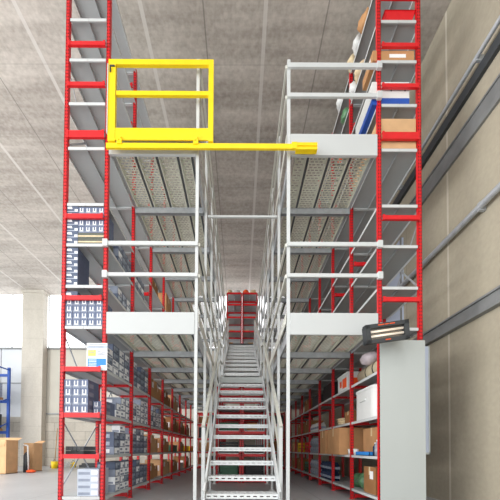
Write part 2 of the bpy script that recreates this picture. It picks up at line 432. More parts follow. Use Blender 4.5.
t1 = tread_mesh(1.06, .285); t2 = tread_mesh(1.0, .40)
F1 = [(.29*i, .177+.2294*i) for i in range(11)]
F2 = [(3.70+.42*i, 2.961+.2556*i) for i in range(9)]
for y, z in F1: inst('tread', t1, st, (0, y, z))
for y, z in F2: inst('tread', t2, st, (0, y, z))
m = MB(); m.box(-.58, .58, 3.19, 3.80, 2.68, 2.735); m.build('landing', 'stair', st)
m = MB(); m.box(-.575, .575, 3.175, 3.188, 2.6, 2.74); m.box(-.575, .575, 3.188, 3.22, 2.6, 2.606); m.build('landing_fascia', 'panel', st)
def flight(y0, z0, y1, z1, hw, post0):
    for s in (-1, 1):
        g = MB(); x = s*hw
        pts = [(y0-.06, z0-.12), (y0-.06, z0+.08), (y1, z1+.08), (y1, z1-.12)]
        for a, b_ in ((x, x+s*.006),):
            A = [(a, p[0], p[1]) for p in pts]; B = [(b_, p[0], p[1]) for p in pts]
            g.q(A); g.q(B[::-1])
            for i in range(4): j = (i+1) % 4; g.q([A[i], B[i], B[j], A[j]])
        g.bar((x+s*.015, pts[1][0], pts[1][1]), (x+s*.015, y1, z1+.08), .03, .006); g.bar((x+s*.015, pts[0][0], pts[0][1]), (x+s*.015, y1, z1-.12), .03, .006)
        g.build('stringer', 'stair', st)
        xr = s*(hw+.045)
        k = (z1-z0)/(y1-y0)
        ya = y0+.1
        rail = MB(); rail.bar((xr, ya-.03, z0+k*(ya-.03-y0)+.96), (xr, y1, z1+.96), .05, .06); hr = rail.build('handrail', 'rail', st)
        rl = MB(); rl.bar((xr, ya, z0+k*(ya-y0)+.5), (xr, y1, z1+.5), .03, .045); rl.build('middle_rail', 'rail', st)
        n = 4
        for i in range(n):
            y = ya + (y1-.05-ya)*i/(n-1); zt = z0+k*(y-y0)+.94
            zb = z0+k*(y-y0)-.05
            if i == 0 and post0: zb = 0
            p = MB(); p.box(xr-.025, xr+.025, y-.025, y+.025, zb, zt); p.build('baluster', 'white', st)
flight(0, .177, 3.19, 2.70, .535, True)
flight(3.72, 2.961, 7.48, 5.26, .505, False)
for s in (-1, 1):
    for z in (3.2, 3.66):
        g = MB(); g.bar((s*.58, 3.19, z), (s*.56, 3.78, z+ (.1 if z > 3.5 else .08)), .035, .05); g.build('landing_rail', 'rail', st)

# ------------------------------------------------------------------ yellow sliding gate
g = thing('sliding_gate', 'yellow steel sliding safety gate on the upper left deck edge', 'gate', (-1.88, -.09, 5.18))
m = MB(); m.box(0, 1.48, -.02, .02, 1.1, 1.175); m.build('top_rail', 'yellow', g)
m = MB(); m.box(.11, 1.42, -.015, .02, .665, .725); m.build('middle_rail', 'yellow', g)
m = MB(); m.box(.10, 1.42, -.015, .0, .02, .19); m.box(.10, 1.42, .0, .03, .18, .19); m.build('kick_plate', 'yellow', g)
m = MB(); m.box(0, .10, -.02, .03, 0, 1.10); m.build('stile', 'yellow', g)
m = MB(); m.box(1.41, 1.48, -.02, .03, 0, 1.10); m.build('stile', 'yellow', g)
for x in (.17, 1.24):
    m = MB(); m.box(x-.035, x+.035, -.035, -.02, -.05, .05); m.cyl((x-.015, -.045, .0), (x-.015, -.035, .0), .012, n=8); m.cyl((x+.018, -.045, .03), (x+.018, -.035, .03), .01, n=8)
    m.build('roller_bracket', 'yellow', g)
m = MB(); m.box(-.012, .0, -.03, .04, .1, 1.1); m.build('end_stop', 'white', g)
m = MB(); m.box(.02, .09, -.03, -.018, 1.06, 1.08); m.cyl((.03, -.03, 1.04), (.03, -.03, .98), .01, n=8); m.build('latch', 'dark', g)
g = thing('gate_track', 'long yellow track rail under the sliding gate, reaching the right deck', 'gate track', (-1.9, -.09, 5.06))
m = MB(); m.box(0, 2.66, -.02, .01, .02, .06); m.box(0, 2.66, -.02, -.014, .06, .09); m.box(0, 2.66, .004, .01, .06, .115); m.build('rail_channel', 'yellow', g)
m = MB(); m.box(2.66, 2.96, -.03, .035, .0, .035); m.box(2.66, 2.96, -.018, .03, .035, .055); m.box(2.66, 2.96, -.03, .035, .055, .1); m.build('end_section', 'yellow', g)
m = MB(); m.box(2.6, 2.68, -.035, -.02, .01, .1); m.build('stop_plate', 'yellow', g)

# ------------------------------------------------------------------ cartons
def u_mark(m, o, U, V, n, w, h, mi):
    """a thick U painted as a thin raised print on a face with axes U, V and normal n"""
    o = Vector(o)+Vector(n)*.001; U = Vector(U); V = Vector(V); t = w*.26
    def r(a, b, c, d): m.q([o+U*a+V*c, o+U*b+V*c, o+U*b+V*d, o+U*a+V*d], mi)
    r(0, t, 0, h); r(w-t, w, 0, h); r(t, w-t, 0, t)
def carton_mesh(kind, sx, sy, sz):
    m = MB()
    if kind == 'U':            # marked on the end facing the front
        m.box(0, sx, 0, sy, 0, sz, 0)
        m.q([(sx*.03, -.0005, sz*.04), (sx*.97, -.0005, sz*.04), (sx*.97, -.0005, sz*.3), (sx*.03, -.0005, sz*.3)], 1)
        u_mark(m, (sx*.24, 0, sz*.22), (1, 0, 0), (0, 0, 1), (0, -1, 0), sx*.52, sz*.62, 2)
        m.q([(sx+.0005, sy*.1, sz*.1), (sx+.0005, sy*.5, sz*.1), (sx+.0005, sy*.5, sz*.6), (sx+.0005, sy*.1, sz*.6)], 1)
        return m.mesh('carton', ['ubody', 'slate', 'ink'])
    if kind == 'wide':         # wide front with a white label
        m.box(0, sx, 0, sy, 0, sz, 0)
        m.q([(sx*.05, -.0008, sz*.5), (sx*.5, -.0008, sz*.45), (sx*.42, -.0008, sz*.82), (sx*.05, -.0008, sz*.8)], 2)
        m.q([(sx*.7, -.0012, sz*.1), (sx*.97, -.0012, sz*.1), (sx*.97, -.0012, sz*.45), (sx*.7, -.0012, sz*.45)], 2)
        m.q([(0, -.0005, .002), (sx, -.0005, .002), (sx, -.0005, sz*.12), (0, -.0005, sz*.12)], 1)
        return m.mesh('carton', ['navy', 'ccrt', 'ink'])
    if kind in ('side', 'sided'):         # labelled on the aisle face (+X)
        m.box(0, sx, 0, sy, 0, sz, 0)
        m.q([(sx+.0008, sy*.12, sz*.14), (sx+.0008, sy*.9, sz*.14), (sx+.0008, sy*.9, sz*.9), (sx+.0008, sy*.12, sz*.9)], 1)
        m.q([(sx+.0016, sy*.55, sz*.2), (sx+.0016, sy*.85, sz*.2), (sx+.0016, sy*.85, sz*.55), (sx+.0016, sy*.55, sz*.55)], 0)
        m.q([(.01, -.0008, sz*.2), (sx*.5, -.0008, sz*.2), (sx*.5, -.0008, sz*.7), (.01, -.0008, sz*.7)], 1)
        return m.mesh('carton', ['slate', 'ink'] if kind == 'side' else ['navy', 'film'])
    if kind == 'sidep':        # pale carton with slate print
        m.box(0, sx, 0, sy, 0, sz, 0)
        m.q([(sx+.0008, sy*.06, sz*.08), (sx+.0008, sy*.94, sz*.08), (sx+.0008, sy*.94, sz*.34), (sx+.0008, sy*.06, sz*.34)], 1)
        m.q([(sx+.0008, sy*.1, sz*.55), (sx+.0008, sy*.5, sz*.55), (sx+.0008, sy*.5, sz*.85), (sx+.0008, sy*.1, sz*.85)], 1)
        m.q([(.01, -.0008, sz*.1), (sx*.9, -.0008, sz*.1), (sx*.9, -.0008, sz*.35), (.01, -.0008, sz*.35)], 1)
        return m.mesh('carton', ['ink', 'slate'])
    if kind == 'widep':
        m.box(0, sx, 0, sy, 0, sz, 0)
        m.q([(sx*.05, -.0008, sz*.15), (sx*.6, -.0008, sz*.15), (sx*.6, -.0008, sz*.55), (sx*.05, -.0008, sz*.55)], 1)
        m.q([(sx*.66, -.0008, sz*.2), (sx*.95, -.0008, sz*.2), (sx*.95, -.0008, sz*.8), (sx*.66, -.0008, sz*.8)], 2)
        m.q([(sx+.0008, sy*.1, sz*.2), (sx+.0008, sy*.6, sz*.2), (sx+.0008, sy*.6, sz*.7), (sx+.0008, sy*.1, sz*.7)], 1)
        return m.mesh('carton', ['ccrt', 'slate', 'ink'])
    if kind == 'olive':
        m.box(0, sx, 0, sy, 0, sz, 0)
        m.q([(0, -.0008, sz*.3), (sx, -.0008, sz*.3), (sx, -.0008, sz*.55), (0, -.0008, sz*.55)], 1)
        return m.mesh('carton', ['olive', 'bag'])
LD = {'U': 'slate U-marked carton', 'wide': 'navy white-labelled carton', 'side': 'slate pale-labelled carton', 'sided': 'film-wrapped navy carton', 'olive': 'olive banded carton', 'sidep': 'pale slate-printed carton', 'widep': 'pale grey flat carton'}
NC = [0]
def stack(kind, x, y, z, nx, ny, nz, sx, sy, sz, where, gap=.004, tops=None, jig=.004, axis='x'):
    base = kind; n_ = random.Random(len(bpy.data.objects))
    for k in range(nz):
        for i in range(nx):
            for j in range(ny):
                c = i if axis == 'x' else j
                if tops and k >= tops[c]: continue
                kind = base
                if base == 'side': kind = n_.choice(('side', 'side', 'sidep', 'sided'))
                if base == 'sided': kind = n_.choice(('sided', 'sided', 'sided', 'side'))
                me = cached((kind, sx, sy, sz), lambda: carton_mesh(kind, sx, sy, sz))
                o = inst('carton', me, None, (x+i*(sx+gap)+random.uniform(-jig, jig)*.3, y+j*(sy+gap)+random.uniform(0, jig), z+.001+k*(sz+.001)))
                n = nx if axis == 'x' else ny
                col = f', {ORD[c]} column' if n > 1 else ''
                row = f'{ORD[k]} row up' if nz > 1 else 'single row'
                tag(o, f'{LD[kind]}, {row}{col}, {where}', 'carton', 'cartons ' + where); NC[0] += 1
# end-of-rack stacks, left rack front bay
XA = -2.505
stack('wide', XA+.0, .012, LEV[6], 1, 1, 6, .16, .3, .092, 'front shelf below the empty one')
stack('olive', XA+.165, .012, LEV[6], 1, 1, 2, .37, .3, .08, 'front shelf below the empty one')
stack('U', XA+.165, .012, LEV[6]+.165, 4, 1, 4, .09, .3, .092, 'front shelf below the empty one', gap=.003)
stack('wide', XA, .012, LEV[5], 1, 1, 6, .165, .3, .09, 'half-empty front shelf')
stack('U', XA, .012, LEV[4], 5, 1, 4, .103, .3, .098, 'front shelf above the sign', gap=.004)
stack('wide', XA, .012, LEV[4]+.4, 1, 1, 1, .17, .3, .1, 'front shelf above the sign')
stack('U', XA, .012, LEV[2], 3, 1, 4, .112, .3, .122, 'front shelf below the sign', gap=.003)
stack('U', XA+.36, .12, LEV[2], 2, 1, 2, .09, .3, .1, 'front shelf below the sign, shorter pile', gap=.003)
stack('widep', XA+.2, .03, LEV[0], 1, 1, 4, .3, .3, .095, 'bottom front shelf')
# aisle side stacks
XS = LX1-.03
names = {0: 'bottom', 1: 'second', 2: 'third', 3: 'fourth'}
for lv in range(4):
    for bay in (0, 1, 2):
        if bay == 2 and lv in (0, 1, 3): continue
        kind = 'side' if (bay == 0 or lv == 2) else 'sided'
        bn = ['nearest aisle bay', 'second aisle bay', 'third aisle bay'][bay]
        ny = 4; sy = .205
        y0 = bay+.08
        dx = .28
        if bay == 0 and lv == 1: y0 = .36; ny = 3; dx = .13
        if bay == 0 and lv in (0, 2): y0 = .42; ny = 3; sy = .175
        tops = [random.choice((3, 4, 4)) for _ in range(ny)]
        if bay == 0 and lv == 2: tops = [2, 3, 3]
        stack(kind, XS-dx, y0, LEV[lv], 1, ny, 4, dx, sy, .115, f'{names[lv]} shelf, {bn}', tops=tops, axis='y')
for lv, bay in ((6, 0), (5, 0), (6, 1)):
    stack('sided', XS-.24, bay+(.42 if bay == 0 else .1), LEV[lv], 1, 3, 2 if lv != 6 else 3, .24, .17, .115, f'{"upper" if lv == 6 else "lower"} mid-deck shelf, {["nearest", "second"][bay]} aisle bay', axis='y')

def cardbox(loc, size, label, mat='cardboard', rz=0, lab=False, tape=True, group=None, cat='cardboard box', openf=False, aisle=1):
    x, y, z = size
    r = thing('cardboard_box', label, cat, loc, (0, 0, rz), group)
    m = MB(); m.box(-x/2, x/2, -y/2, y/2, 0, z, 0, 't' if openf else '')
    if not openf: m.box(-x/2-.001, x/2+.001, -.002, .002, z, z+.002); m.build('body', mat, r)
    else:
        m.box(-x/2+.01, x/2-.01, -y/2+.01, y/2-.01, .01, .02); m.build('body', mat, r)
        f = MB(); f.q([(-x/2, -y/2, z), (x/2, -y/2, z), (x/2, -y/2-.12, z+.05), (-x/2, -y/2-.12, z+.05)]); f.build('flap', mat, r); f = MB()
        f.q([(-x/2, y/2, z), (x/2, y/2, z), (x/2, y/2+.06, z+.12), (-x/2, y/2+.06, z+.12)]); f.build('flap', mat, r)
    if tape and not openf:
        m = MB(); m.box(-x/2-.0015, x/2+.0015, -.025, .025, z*.7, z+.003); m.build('tape', 'tape', r)
    if lab:
        m = MB(); s = aisle
        a = s*(x/2+.002)
        m.box(min(a, a-s*.001), max(a, a-s*.001), -y*.3, -y*.02, z*.55, z*.85); m.build('shipping_label', 'paper', r); m = MB(); m.box(-x*.1, x*.3, -y/2-.002, -y/2-.001, z*.3, z*.65); m.build('shipping_label', 'paper', r)
    return r

# brown boxes in the far bays of the left rack
xb = LX1-.25
far = [(2, 0, .42, .38, .34, 'cardboard'), (2, 1, .40, .42, .40, 'cardboard_b'), (3, 0, .5, .4, .40, 'cardboard_b'), (3, 1, .45, .36, .36, 'cardboard'), (3, 2, .4, .4, .3, 'cardboard_c'),
       (2, 3, .5, .45, .40, 'cardboard'), (4, 0, .5, .4, .35, 'cardboard'), (4, 2, .5, .4, .42, 'cardboard_c'), (3, 3, .5, .42, .35, 'cardboard_c'), (5, 1, .5, .4, .32, 'cardboard'), (4, 3, .5, .4, .42, 'cardboard_b'), (5, 2, .5, .4, .4, 'cardboard_c'),
       (6, 0, .5, .4, .4, 'cardboard_c'), (6, 2, .5, .4, .4, 'cardboard')]
for b_, lv, sx, sy, sz, mt in far:
    for k in range(2):
        w = sy*(1 if k == 0 else .9); h = sz*(1 if k == 0 else .8)
        bot = LEV[lv]; y = b_+.3+.44*k
        cardbox((xb-.04*k, y, bot+.001), (sx*.9, w, h), f'{["taller", "shorter"][k]} brown box, {names[lv]} shelf, {ORD[b_]} bay past the first on the left rack', mt, 0, k == 0, group='brown boxes deep in the left rack')
cardbox((-2.12, 3.45, LEV[7]+.001), (.4, .5, .5), 'brown box on the left rack seen just above the lower toe board', 'cardboard')
cardbox((-2.12, 2.3, LEV[7]+.001), (.38, .4, .2), 'small dark box on the left middle deck rack near the second red upright', 'cardboard_c')
for k, (b_, lv, c) in enumerate(((4, 1, 'green'), (5, 0, 'plastic'), (6, 1, 'yellow'), (7, 1, 'yellow'))):
    m = MB(); m.box(-.2, .2, -.3, .3, 0, .012); m.box(-.2, -.19, -.3, .3, 0, .2); m.box(.19, .2, -.3, .3, 0, .2); m.box(-.2, .2, -.3, -.29, 0, .2); m.box(-.2, .2, .29, .3, 0, .2)
    m.box(-.21, .21, -.31, -.29, .18, .2); m.box(-.21, .21, .29, .31, .18, .2); m.box(.19, .21, -.31, .31, .18, .2); m.box(-.21, -.19, -.31, .31, .18, .2)
    tag(m.build('plastic_bin', c, None, (xb, b_+.5, LEV[lv]+.001)), ['green bin among brown boxes far along the left rack', 'white bin on the bottom shelf far along the left rack', 'nearer yellow bin deep in the left rack', 'farther yellow bin deep in the left rack'][k], 'bin')
# dark tool case on the second shelf of the left front bay
t = thing('tool_case', 'low black case on the front shelf of the left rack, second shelf up', 'case', (-2.38, .22, LEV[1]+.001))
m = MB(); m.box(-.13, .13, -.14, .2, 0, .055); m.build('base', 'black', t)
m = MB(); m.box(-.13, .13, -.14, .2, .06, .12); [m.box(-.12+.06*i, -.09+.06*i, -.145, -.14, .07, .11) for i in range(4)]; m.build('lid', 'dark', t)
m = MB(); m.box(-.04, .04, -.16, -.145, .05, .065); m.build('handle', 'black', t)

# ------------------------------------------------------------------ goods on the right rack
xr = 2.27
t = thing('fabric_roll', 'beige roll tied with black cord on the top shelf beside the grey end panel', 'roll', (2.17, .1, LEV[3]+.002))
m = MB(); m.cyl((0, 0, .13), (0, .82, .13), .13, n=24); m.cyl((.22, 0, .12), (.22, .82, .12), .12, n=24); m.build('roll', 'roll', t)
m = MB(); m.cyl((0, .25, .13), (0, .28, .13), .134, n=24); m.cyl((0, .5, .13), (0, .52, .13), .134, n=24); m.build('cord', 'black', t)
m = MB(); m.blob((0, 0, .09), (.14, .18, .1), 3, .1); tag(m.build('bag', 'pinkbag', None, (2.1, .56, LEV[3]+.255)), 'pale pink plastic bag lying on the beige roll', 'bag')
t = thing('storage_tub', 'large white rounded tub on the shelf beside the grey end panel', 'tub', (2.26, .54, LEV[2]+.002))
def rprism(m, hx, hy, r, z0, z1, mi=0, n=6):
    P = []
    for q, (cx, cy) in enumerate(((hx-r, hy-r), (-hx+r, hy-r), (-hx+r, -hy+r), (hx-r, -hy+r))):
        for k in range(n+1):
            a = PI/2*(q+k/n); P.append((cx+r*math.cos(a), cy+r*math.sin(a)))
    N = len(P)
    for k in range(N):
        a, b = P[k], P[(k+1) % N]; m.q([(a[0], a[1], z0), (b[0], b[1], z0), (b[0], b[1], z1), (a[0], a[1], z1)], mi, True)
    m.q([(p[0], p[1], z1) for p in P], mi); m.q([(p[0], p[1], z0) for p in reversed(P)], mi)
m = MB(); rprism(m, .28, .39, .16, 0, .47); m.build('body', 'plastic', t)
m = MB(); rprism(m, .288, .398, .165, .45, .49); m.build('lid', 'plastic', t)
m = MB(); m.bar((-.29, -.1, .3), (-.29, .1, .3), .02, .03); m.build('handle', 'plastic', t)
cardbox((2.36, .63, LEV[1]+.001), (.42, .6, .45), 'brown box behind the blue tray beside the grey end panel', 'cardboard', aisle=-1)
m = MB(); m.box(0, .16, 0, .5, 0, .01); m.box(0, .01, 0, .5, 0, .06); m.box(.15, .16, 0, .5, 0, .06); m.box(0, .16, 0, .01, 0, .06); m.box(0, .16, .49, .5, 0, .06)
tag(m.build('tray', 'skyblue', None, (1.96, .3, LEV[1]+.001)), 'shallow blue tray in front of the brown box', 'tray')
def bottle(loc, mat, cap, label, h=.2, r=.04, group=None):
    t = thing('bottle', label, 'bottle', loc, group=group)
    m = MB(); m.cyl((0, 0, 0), (0, 0, h*.68), r, n=14); m.cyl((0, 0, h*.68), (0, 0, h*.85), r, r*.4, n=14, cap=False); m.cyl((0, 0, h*.85), (0, 0, h*.92), r*.4, n=12); m.build('body', mat, t)
    m = MB(); m.cyl((0, 0, h*.9), (0, 0, h), r*.45, n=12); m.build('cap', cap, t)
    return t
bottle((2.0, .12, LEV[1]+.001), 'greypack', 'plastic', 'grey spray bottle with white cap by the end panel', .24)
bottle((2.02, .22, LEV[1]+.001), 'bottle', 'plastic', 'dark blue bottle next to the grey spray bottle', .2)
for k, (y, lb) in enumerate(((.88, 'white cup beside the blue tray, nearer the red upright'), (1.12, 'white cup on the far side of the red upright from the tray'))):
    m = MB(); m.cyl((0, 0, 0), (0, 0, .1), .035, .045, n=14); m.cyl((0, 0, .095), (0, 0, .105), .048, n=14)
    tag(m.build('cup', 'plastic', None, (2.0, y, LEV[1]+.001)), lb, 'cup')
cardbox((2.2, .42, LEV[0]+.001), (.36, .4, .41), 'brown box with white labels on the bottom shelf by the end panel', 'cardboard_c', lab=True, aisle=-1)
for k, (y, r_) in enumerate(((.84, (.16, .13, .17)), (1.2, (.14, .16, .14)))):
    m = MB(); m.blob((0, 0, r_[2]*.8), r_, 11+k, .25, 16, 10, flat=.8)
    tag(m.build('bag', 'leaf', None, (2.2, y, LEV[0]+.001)), ['crumpled green bag beside the box with white labels', 'crumpled green bag behind the first aisle upright'][k], 'bag')
# bay two
t = thing('tub', 'white tub with an orange label on the top shelf, second bay of the right rack', 'tub', (2.15, 1.45, LEV[3]+.002))
m = MB(); m.box(-.17, .17, -.25, .25, 0, .27); m.build('body', 'plastic', t)
m = MB(); m.box(-.18, .18, -.26, .26, .27, .31); m.build('lid', 'plastic', t)
m = MB(); m.box(-.172, -.17, -.2, .0, .04, .22); m.box(-.172, -.17, .05, .15, .08, .2); m.box(-.1, .14, -.252, -.25, .05, .2); m.build('label_sticker', 'orange', t)
cardbox((2.2, 1.3, LEV[2]+.001), (.35, .3, .23), 'small brown box on the shelf next to the white drum', 'cardboard_c', aisle=-1)
m = MB()
for k in range(3): m.blob((0, .0+k*.02, .03+.045*k), (.15, .2-.02*k, .035), 5+k, .08)
tag(m.build('sack', 'bag', None, (2.12, 1.68, LEV[2]+.001)), 'folded beige sacks beside the small brown box', 'sack')
cardbox((2.12, 1.585, LEV[1]+.001), (.56, .69, .5), 'large brown box filling the second bay of the right rack', 'cardboard', aisle=-1)
cardbox((2.12, 2.29, LEV[1]+.001), (.56, .4, .5), 'large brown box in the third bay of the right rack', 'cardboard', aisle=-1)
# bay three and beyond
def packs(mat, y, z, label_base, group, nx, ny, nz, s=(.2, .2, .2)):
    m = MB(); a, b_, c = s; r = a/4.4
    for i in range(2):
        for j in range(2):
            cx, cy = a*(.25+.5*i), b_*(.25+.5*j)
            m.cyl((cx, cy, 0), (cx, cy, c*.7), r, n=10); m.cyl((cx, cy, c*.7), (cx, cy, c*.86), r, r*.4, n=10, cap=False); m.cyl((cx, cy, c*.86), (cx, cy, c), r*.42, n=8)
    m.box(.005, a-.005, .005, b_-.005, c*.25, c*.5, 1)
    me = m.mesh('bottle_pack', [mat, 'film'])
    for k in range(nz):
        for j in range(ny):
            o = inst('bottle_pack', me, None, (1.97, y+j*(b_+.01), z+.001+k*c)); tag(o, f'{label_base}, {ORD[k]} tier, {ORD[j]} from the front', 'bottle pack', group)
packs('bottle', 2.1, LEV[0], 'dark blue bottle pack on the bottom shelf', 'dark blue bottle packs', 1, 4, 2)
packs('greypack', 3.1, LEV[1], 'grey bottle pack on the second shelf', 'grey bottle packs', 1, 4, 2)
packs('greypack', 3.1, LEV[0], 'grey bottle pack on the bottom shelf', 'grey bottle packs', 1, 4, 2)
packs('plastic', 3.1, LEV[2], 'white bottle pack on the third shelf', 'white bottle packs', 1, 4, 1)
cardbox((2.2, 2.45, LEV[3]+.001), (.4, .6, .35), 'black box on the top shelf of the third bay, right rack', 'black', tape=False)
cardbox((2.2, 3.5, LEV[3]+.001), (.4, .6, .28), 'dark box on the top shelf of the fourth bay, right rack', 'dark', tape=False)
for k, (b_, lv, c, lb) in enumerate(((4, 1, 'red', 'red crate far along the right rack'), (5, 1, 'yellow', 'yellow crate deep in the right rack'), (4, 0, 'green', 'green crate on the bottom shelf deep in the right rack'))):
    m = MB(); m.box(-.18, .18, -.28, .28, 0, .012)
    for a in ((-.18, -.165, -.28, .28), (.165, .18, -.28, .28), (-.18, .18, -.28, -.265), (-.18, .18, .265, .28)):
        m.box(*a, 0, .1); m.box(*a, .13, .2); m.box(*a, .23, .3)
    for a in ((-.18, -.28), (.16, -.28), (-.18, .26), (.16, .26)): m.box(a[0], a[0]+.02, a[1], a[1]+.02, 0, .3)
    tag(m.build('crate', c, None, (2.2, b_+.5, LEV[lv]+.001)), lb, 'crate')
for b_, lv, mt in ((5, 0, 'cardboard_c'), (5, 2, 'cardboard_c'), (6, 1, 'cardboard'), (4, 2, 'cardboard_c'), (6, 0, 'cardboard_c'), (4, 3, 'cardboard_c')):
    cardbox((2.22, b_+.5, LEV[lv]+.001), (.42, .6, .36), f'brown box on the {names[lv]} shelf, {ORD[b_]} bay of the right rack', mt, group='brown boxes deep in the right rack', aisle=-1)

for sd, x0 in (('left', -1.83), ('right', .8)):
    for lv in range(4):
        for k in range(2):
            cardbox((x0+.28+.56*k, 8.45, LOW[lv]+.001), (.5, .45, .3+.08*((lv+k) % 3)), f'{["left", "right"][k]} hand box on the {names[lv]} shelf at the far end of the {sd} aisle', ('cardboard_c', 'dark', 'cardboard')[(lv*2+k) % 3], tape=False)

# upper right rack goods (above the upper deck)
m = MB(); m.box(-.22, .22, -.14, .14, 0, .01); 
for p in (((-.22, -.14), (.22, -.14)), ((.22, -.14), (.22, .14)), ((.22, .14), (-.22, .14)), ((-.22, .14), (-.22, -.14))):
    (ax, ay), (bx, by) = p
    m.q([(ax*.8, ay*.8, 0), (bx*.8, by*.8, 0), (bx, by, .18), (ax, ay, .18)]); m.q([(ax, ay, .18), (bx, by, .18), (bx*1.05, by*1.05, .17), (ax*1.05, ay*1.05, .17)])
tag(m.build('storage_bin', 'red', None, (2.31, .16, LEV[11]+.001)), 'red plastic bin highest on the right rack', 'bin')
cardbox((2.2, .18, LEV[10]+.001), (.6, .34, .15), 'flat brown box with white label high on the right rack under the red bin', 'cardboard', lab=True, aisle=-1)
t = thing('appliance_box', 'white and blue box high on the right rack under the flat brown box', 'box', (2.16, .18, LEV[9]+.001))
m = MB(); m.box(-.27, .27, -.165, .42, 0, .1); m.build('lower_half', 'blue', t)
m = MB(); m.box(-.27, .27, -.165, .42, .1, .34); [m.box(x, x+.015, -.167, -.165, .2, .23, 1) for x in (-.0, .2)]; m.build('upper_half', ['plastic', 'dark'], t)
cardbox((2.25, .25, LEV[8]+.001), (.55, .46, .46), 'pale brown box on the right rack at the upper deck level, front bay', 'cardboard_b', tape=False)
cardbox((2.23, .74, LEV[8]+.001), (.5, .4, .42), 'pale brown box behind the front one on the upper deck level', 'cardboard_b')
items = [(.45, 12, 'cardboard', 'brown bundle hanging over the topmost shelf of the right rack'), (.7, 12, 'plastic', 'white papers bundle topmost on the right rack beside the brown one'), (.93, 12, 'bag', 'beige bag topmost on the right rack behind the white papers'),
         (1.5, 12, 'plastic', 'white bag topmost on the right rack, second bay'), (.62, 11, 'bag', 'beige bag one shelf under the topmost on the right rack'), (.86, 11, 'plastic', 'white bag one shelf under the topmost on the right rack'),
         (1.25, 11, 'leaf', 'green bag one shelf under the topmost on the right rack'), (1.4, 10, 'orange', 'small orange bundle high on the right rack, second bay')]
for k, (y, lv, mt, lb) in enumerate(items):
    m = MB(); m.blob((0, 0, .08), (.1, .12, .1), 30+k, .25, flat=.8)
    tag(m.build('sack', mt, None, (1.99, y, LEV[lv]+.001)), lb, 'bag')

# goods under the stairs and at the top of the stairs
def crate(loc, size, mat, label):
    x, y, z = size; m = MB(); m.box(-x/2, x/2, -y/2, y/2, 0, .012)
    for a in ((-x/2, -x/2+.012, -y/2, y/2), (x/2-.012, x/2, -y/2, y/2), (-x/2, x/2, -y/2, -y/2+.012), (-x/2, x/2, y/2-.012, y/2)):
        for q in range(4): m.box(*a, z*q/4, z*q/4+z*.19)
    for a in (-x/2, x/2-.02):
        for b_ in (-y/2, y/2-.02): m.box(a, a+.02, b_, b_+.02, 0, z)
    tag(m.build('crate', mat, None, loc), label, 'crate')
crate((-.29, 3.65, LEV[0]+.001), (.5, .5, .34), 'green', 'green crate on the bottom shelf under the stairs')
crate((-.29, 3.65, LEV[2]+.001), (.5, .5, .22), 'green', 'flat green crate on the third shelf under the stairs')
crate((-.29, 3.65, LEV[1]+.001), (.5, .5, .3), 'black', 'black crate on the left rack under the stairs')
crate((.37, 3.65, LEV[0]+.001), (.5, .5, .25), 'black', 'low black crate on the right rack under the stairs')
crate((.37, 3.65, LEV[1]+.001), (.5, .5, .22), 'dark', 'grey crate on the right rack under the stairs, second shelf')
cardbox((.32, 3.6, LEV[2]+.001), (.26, .4, .2), 'small brown box seen between the treads under the stairs', 'cardboard')
for k, (x, z, c, lb) in enumerate(((-.45, UP[3], 'bag', 'left'), (-.2, UP[3], 'orange', 'second'), (.3, UP[3], 'cardboard', 'third'), (.55, UP[3], 'cardboard_b', 'right'))):
    pass
for k, (x, lv, c, lb) in enumerate(((-.45, 0, 'cardboard', 'left rack, lowest shelf'), (-.4, 1, 'cardboard_b', 'left rack, second shelf'), (.25, 1, 'bag', 'right rack, second shelf'), (.45, 0, 'cardboard_b', 'right rack, lowest shelf'), (-.3, 2, 'cardboard_c', 'left rack, third shelf'), (.5, 2, 'cardboard', 'right rack, third shelf'))):
    cardbox((x, 8.5, UP[lv]+.001), (.24, .3, .13), f'small box at the top of the stairs on the {lb}', c, tape=False)
for k, (x, mt, lb) in enumerate(((-.5, 'bag', 'beige bag on top of the upper red racks, far left'), (-.15, 'plastic', 'white bag on top of the upper red racks'), (.22, 'orange', 'orange bundle on top of the upper red racks'), (.55, 'bag', 'beige bag on top of the upper red racks, far right'))):
    m = MB(); m.blob((0, 0, .08), (.13, .14, .11), 50+k, .2, flat=.72)
    tag(m.build('sack', mt, None, (x, 8.33, 7.722)), lb, 'bag')

# ------------------------------------------------------------------ sign on the left rack
t = thing('notice_sign', 'white notice with yellow and blue blocks hung on the left red rack', 'sign', (-2.17, -.025, 1.97))
m = MB(); m.box(0, .29, 0, .006, 0, .385); m.build('board', 'paper', t)
m = MB(); m.box(.0, .29, -.001, 0, .31, .345); m.build('header_strip', 'ccrt', t)
for z in (.352, .328): 
    pass
m = MB(); m.box(.02, .13, -.001, 0, .2, .29); m.build('yellow_block', 'signyel', t)
m = MB(); m.box(.015, .195, -.001, 0, .03, .165); m.box(.195, .275, -.001, 0, .07, .165); m.build('blue_block', 'skyblue', t)
m = MB()
for (x0, x1, z) in ((.03, .27, .357), (.03, .24, .325), (.03, .1, .27), (.03, .11, .245), (.15, .2, .26), (.16, .23, .235), (.22, .27, .25), (.15, .26, .215), (.02, .12, .012), (.17, .27, .012)):
    m.box(x0, x1, -.0022, -.0012, z, z+.009)
m.build('text_lines', 'slate', t)
m = MB()
for z in (.14, .12, .095, .07, .05): m.box(.03, .14, -.0022, -.0012, z, z+.008)
m.build('text_lines', 'ink', t)

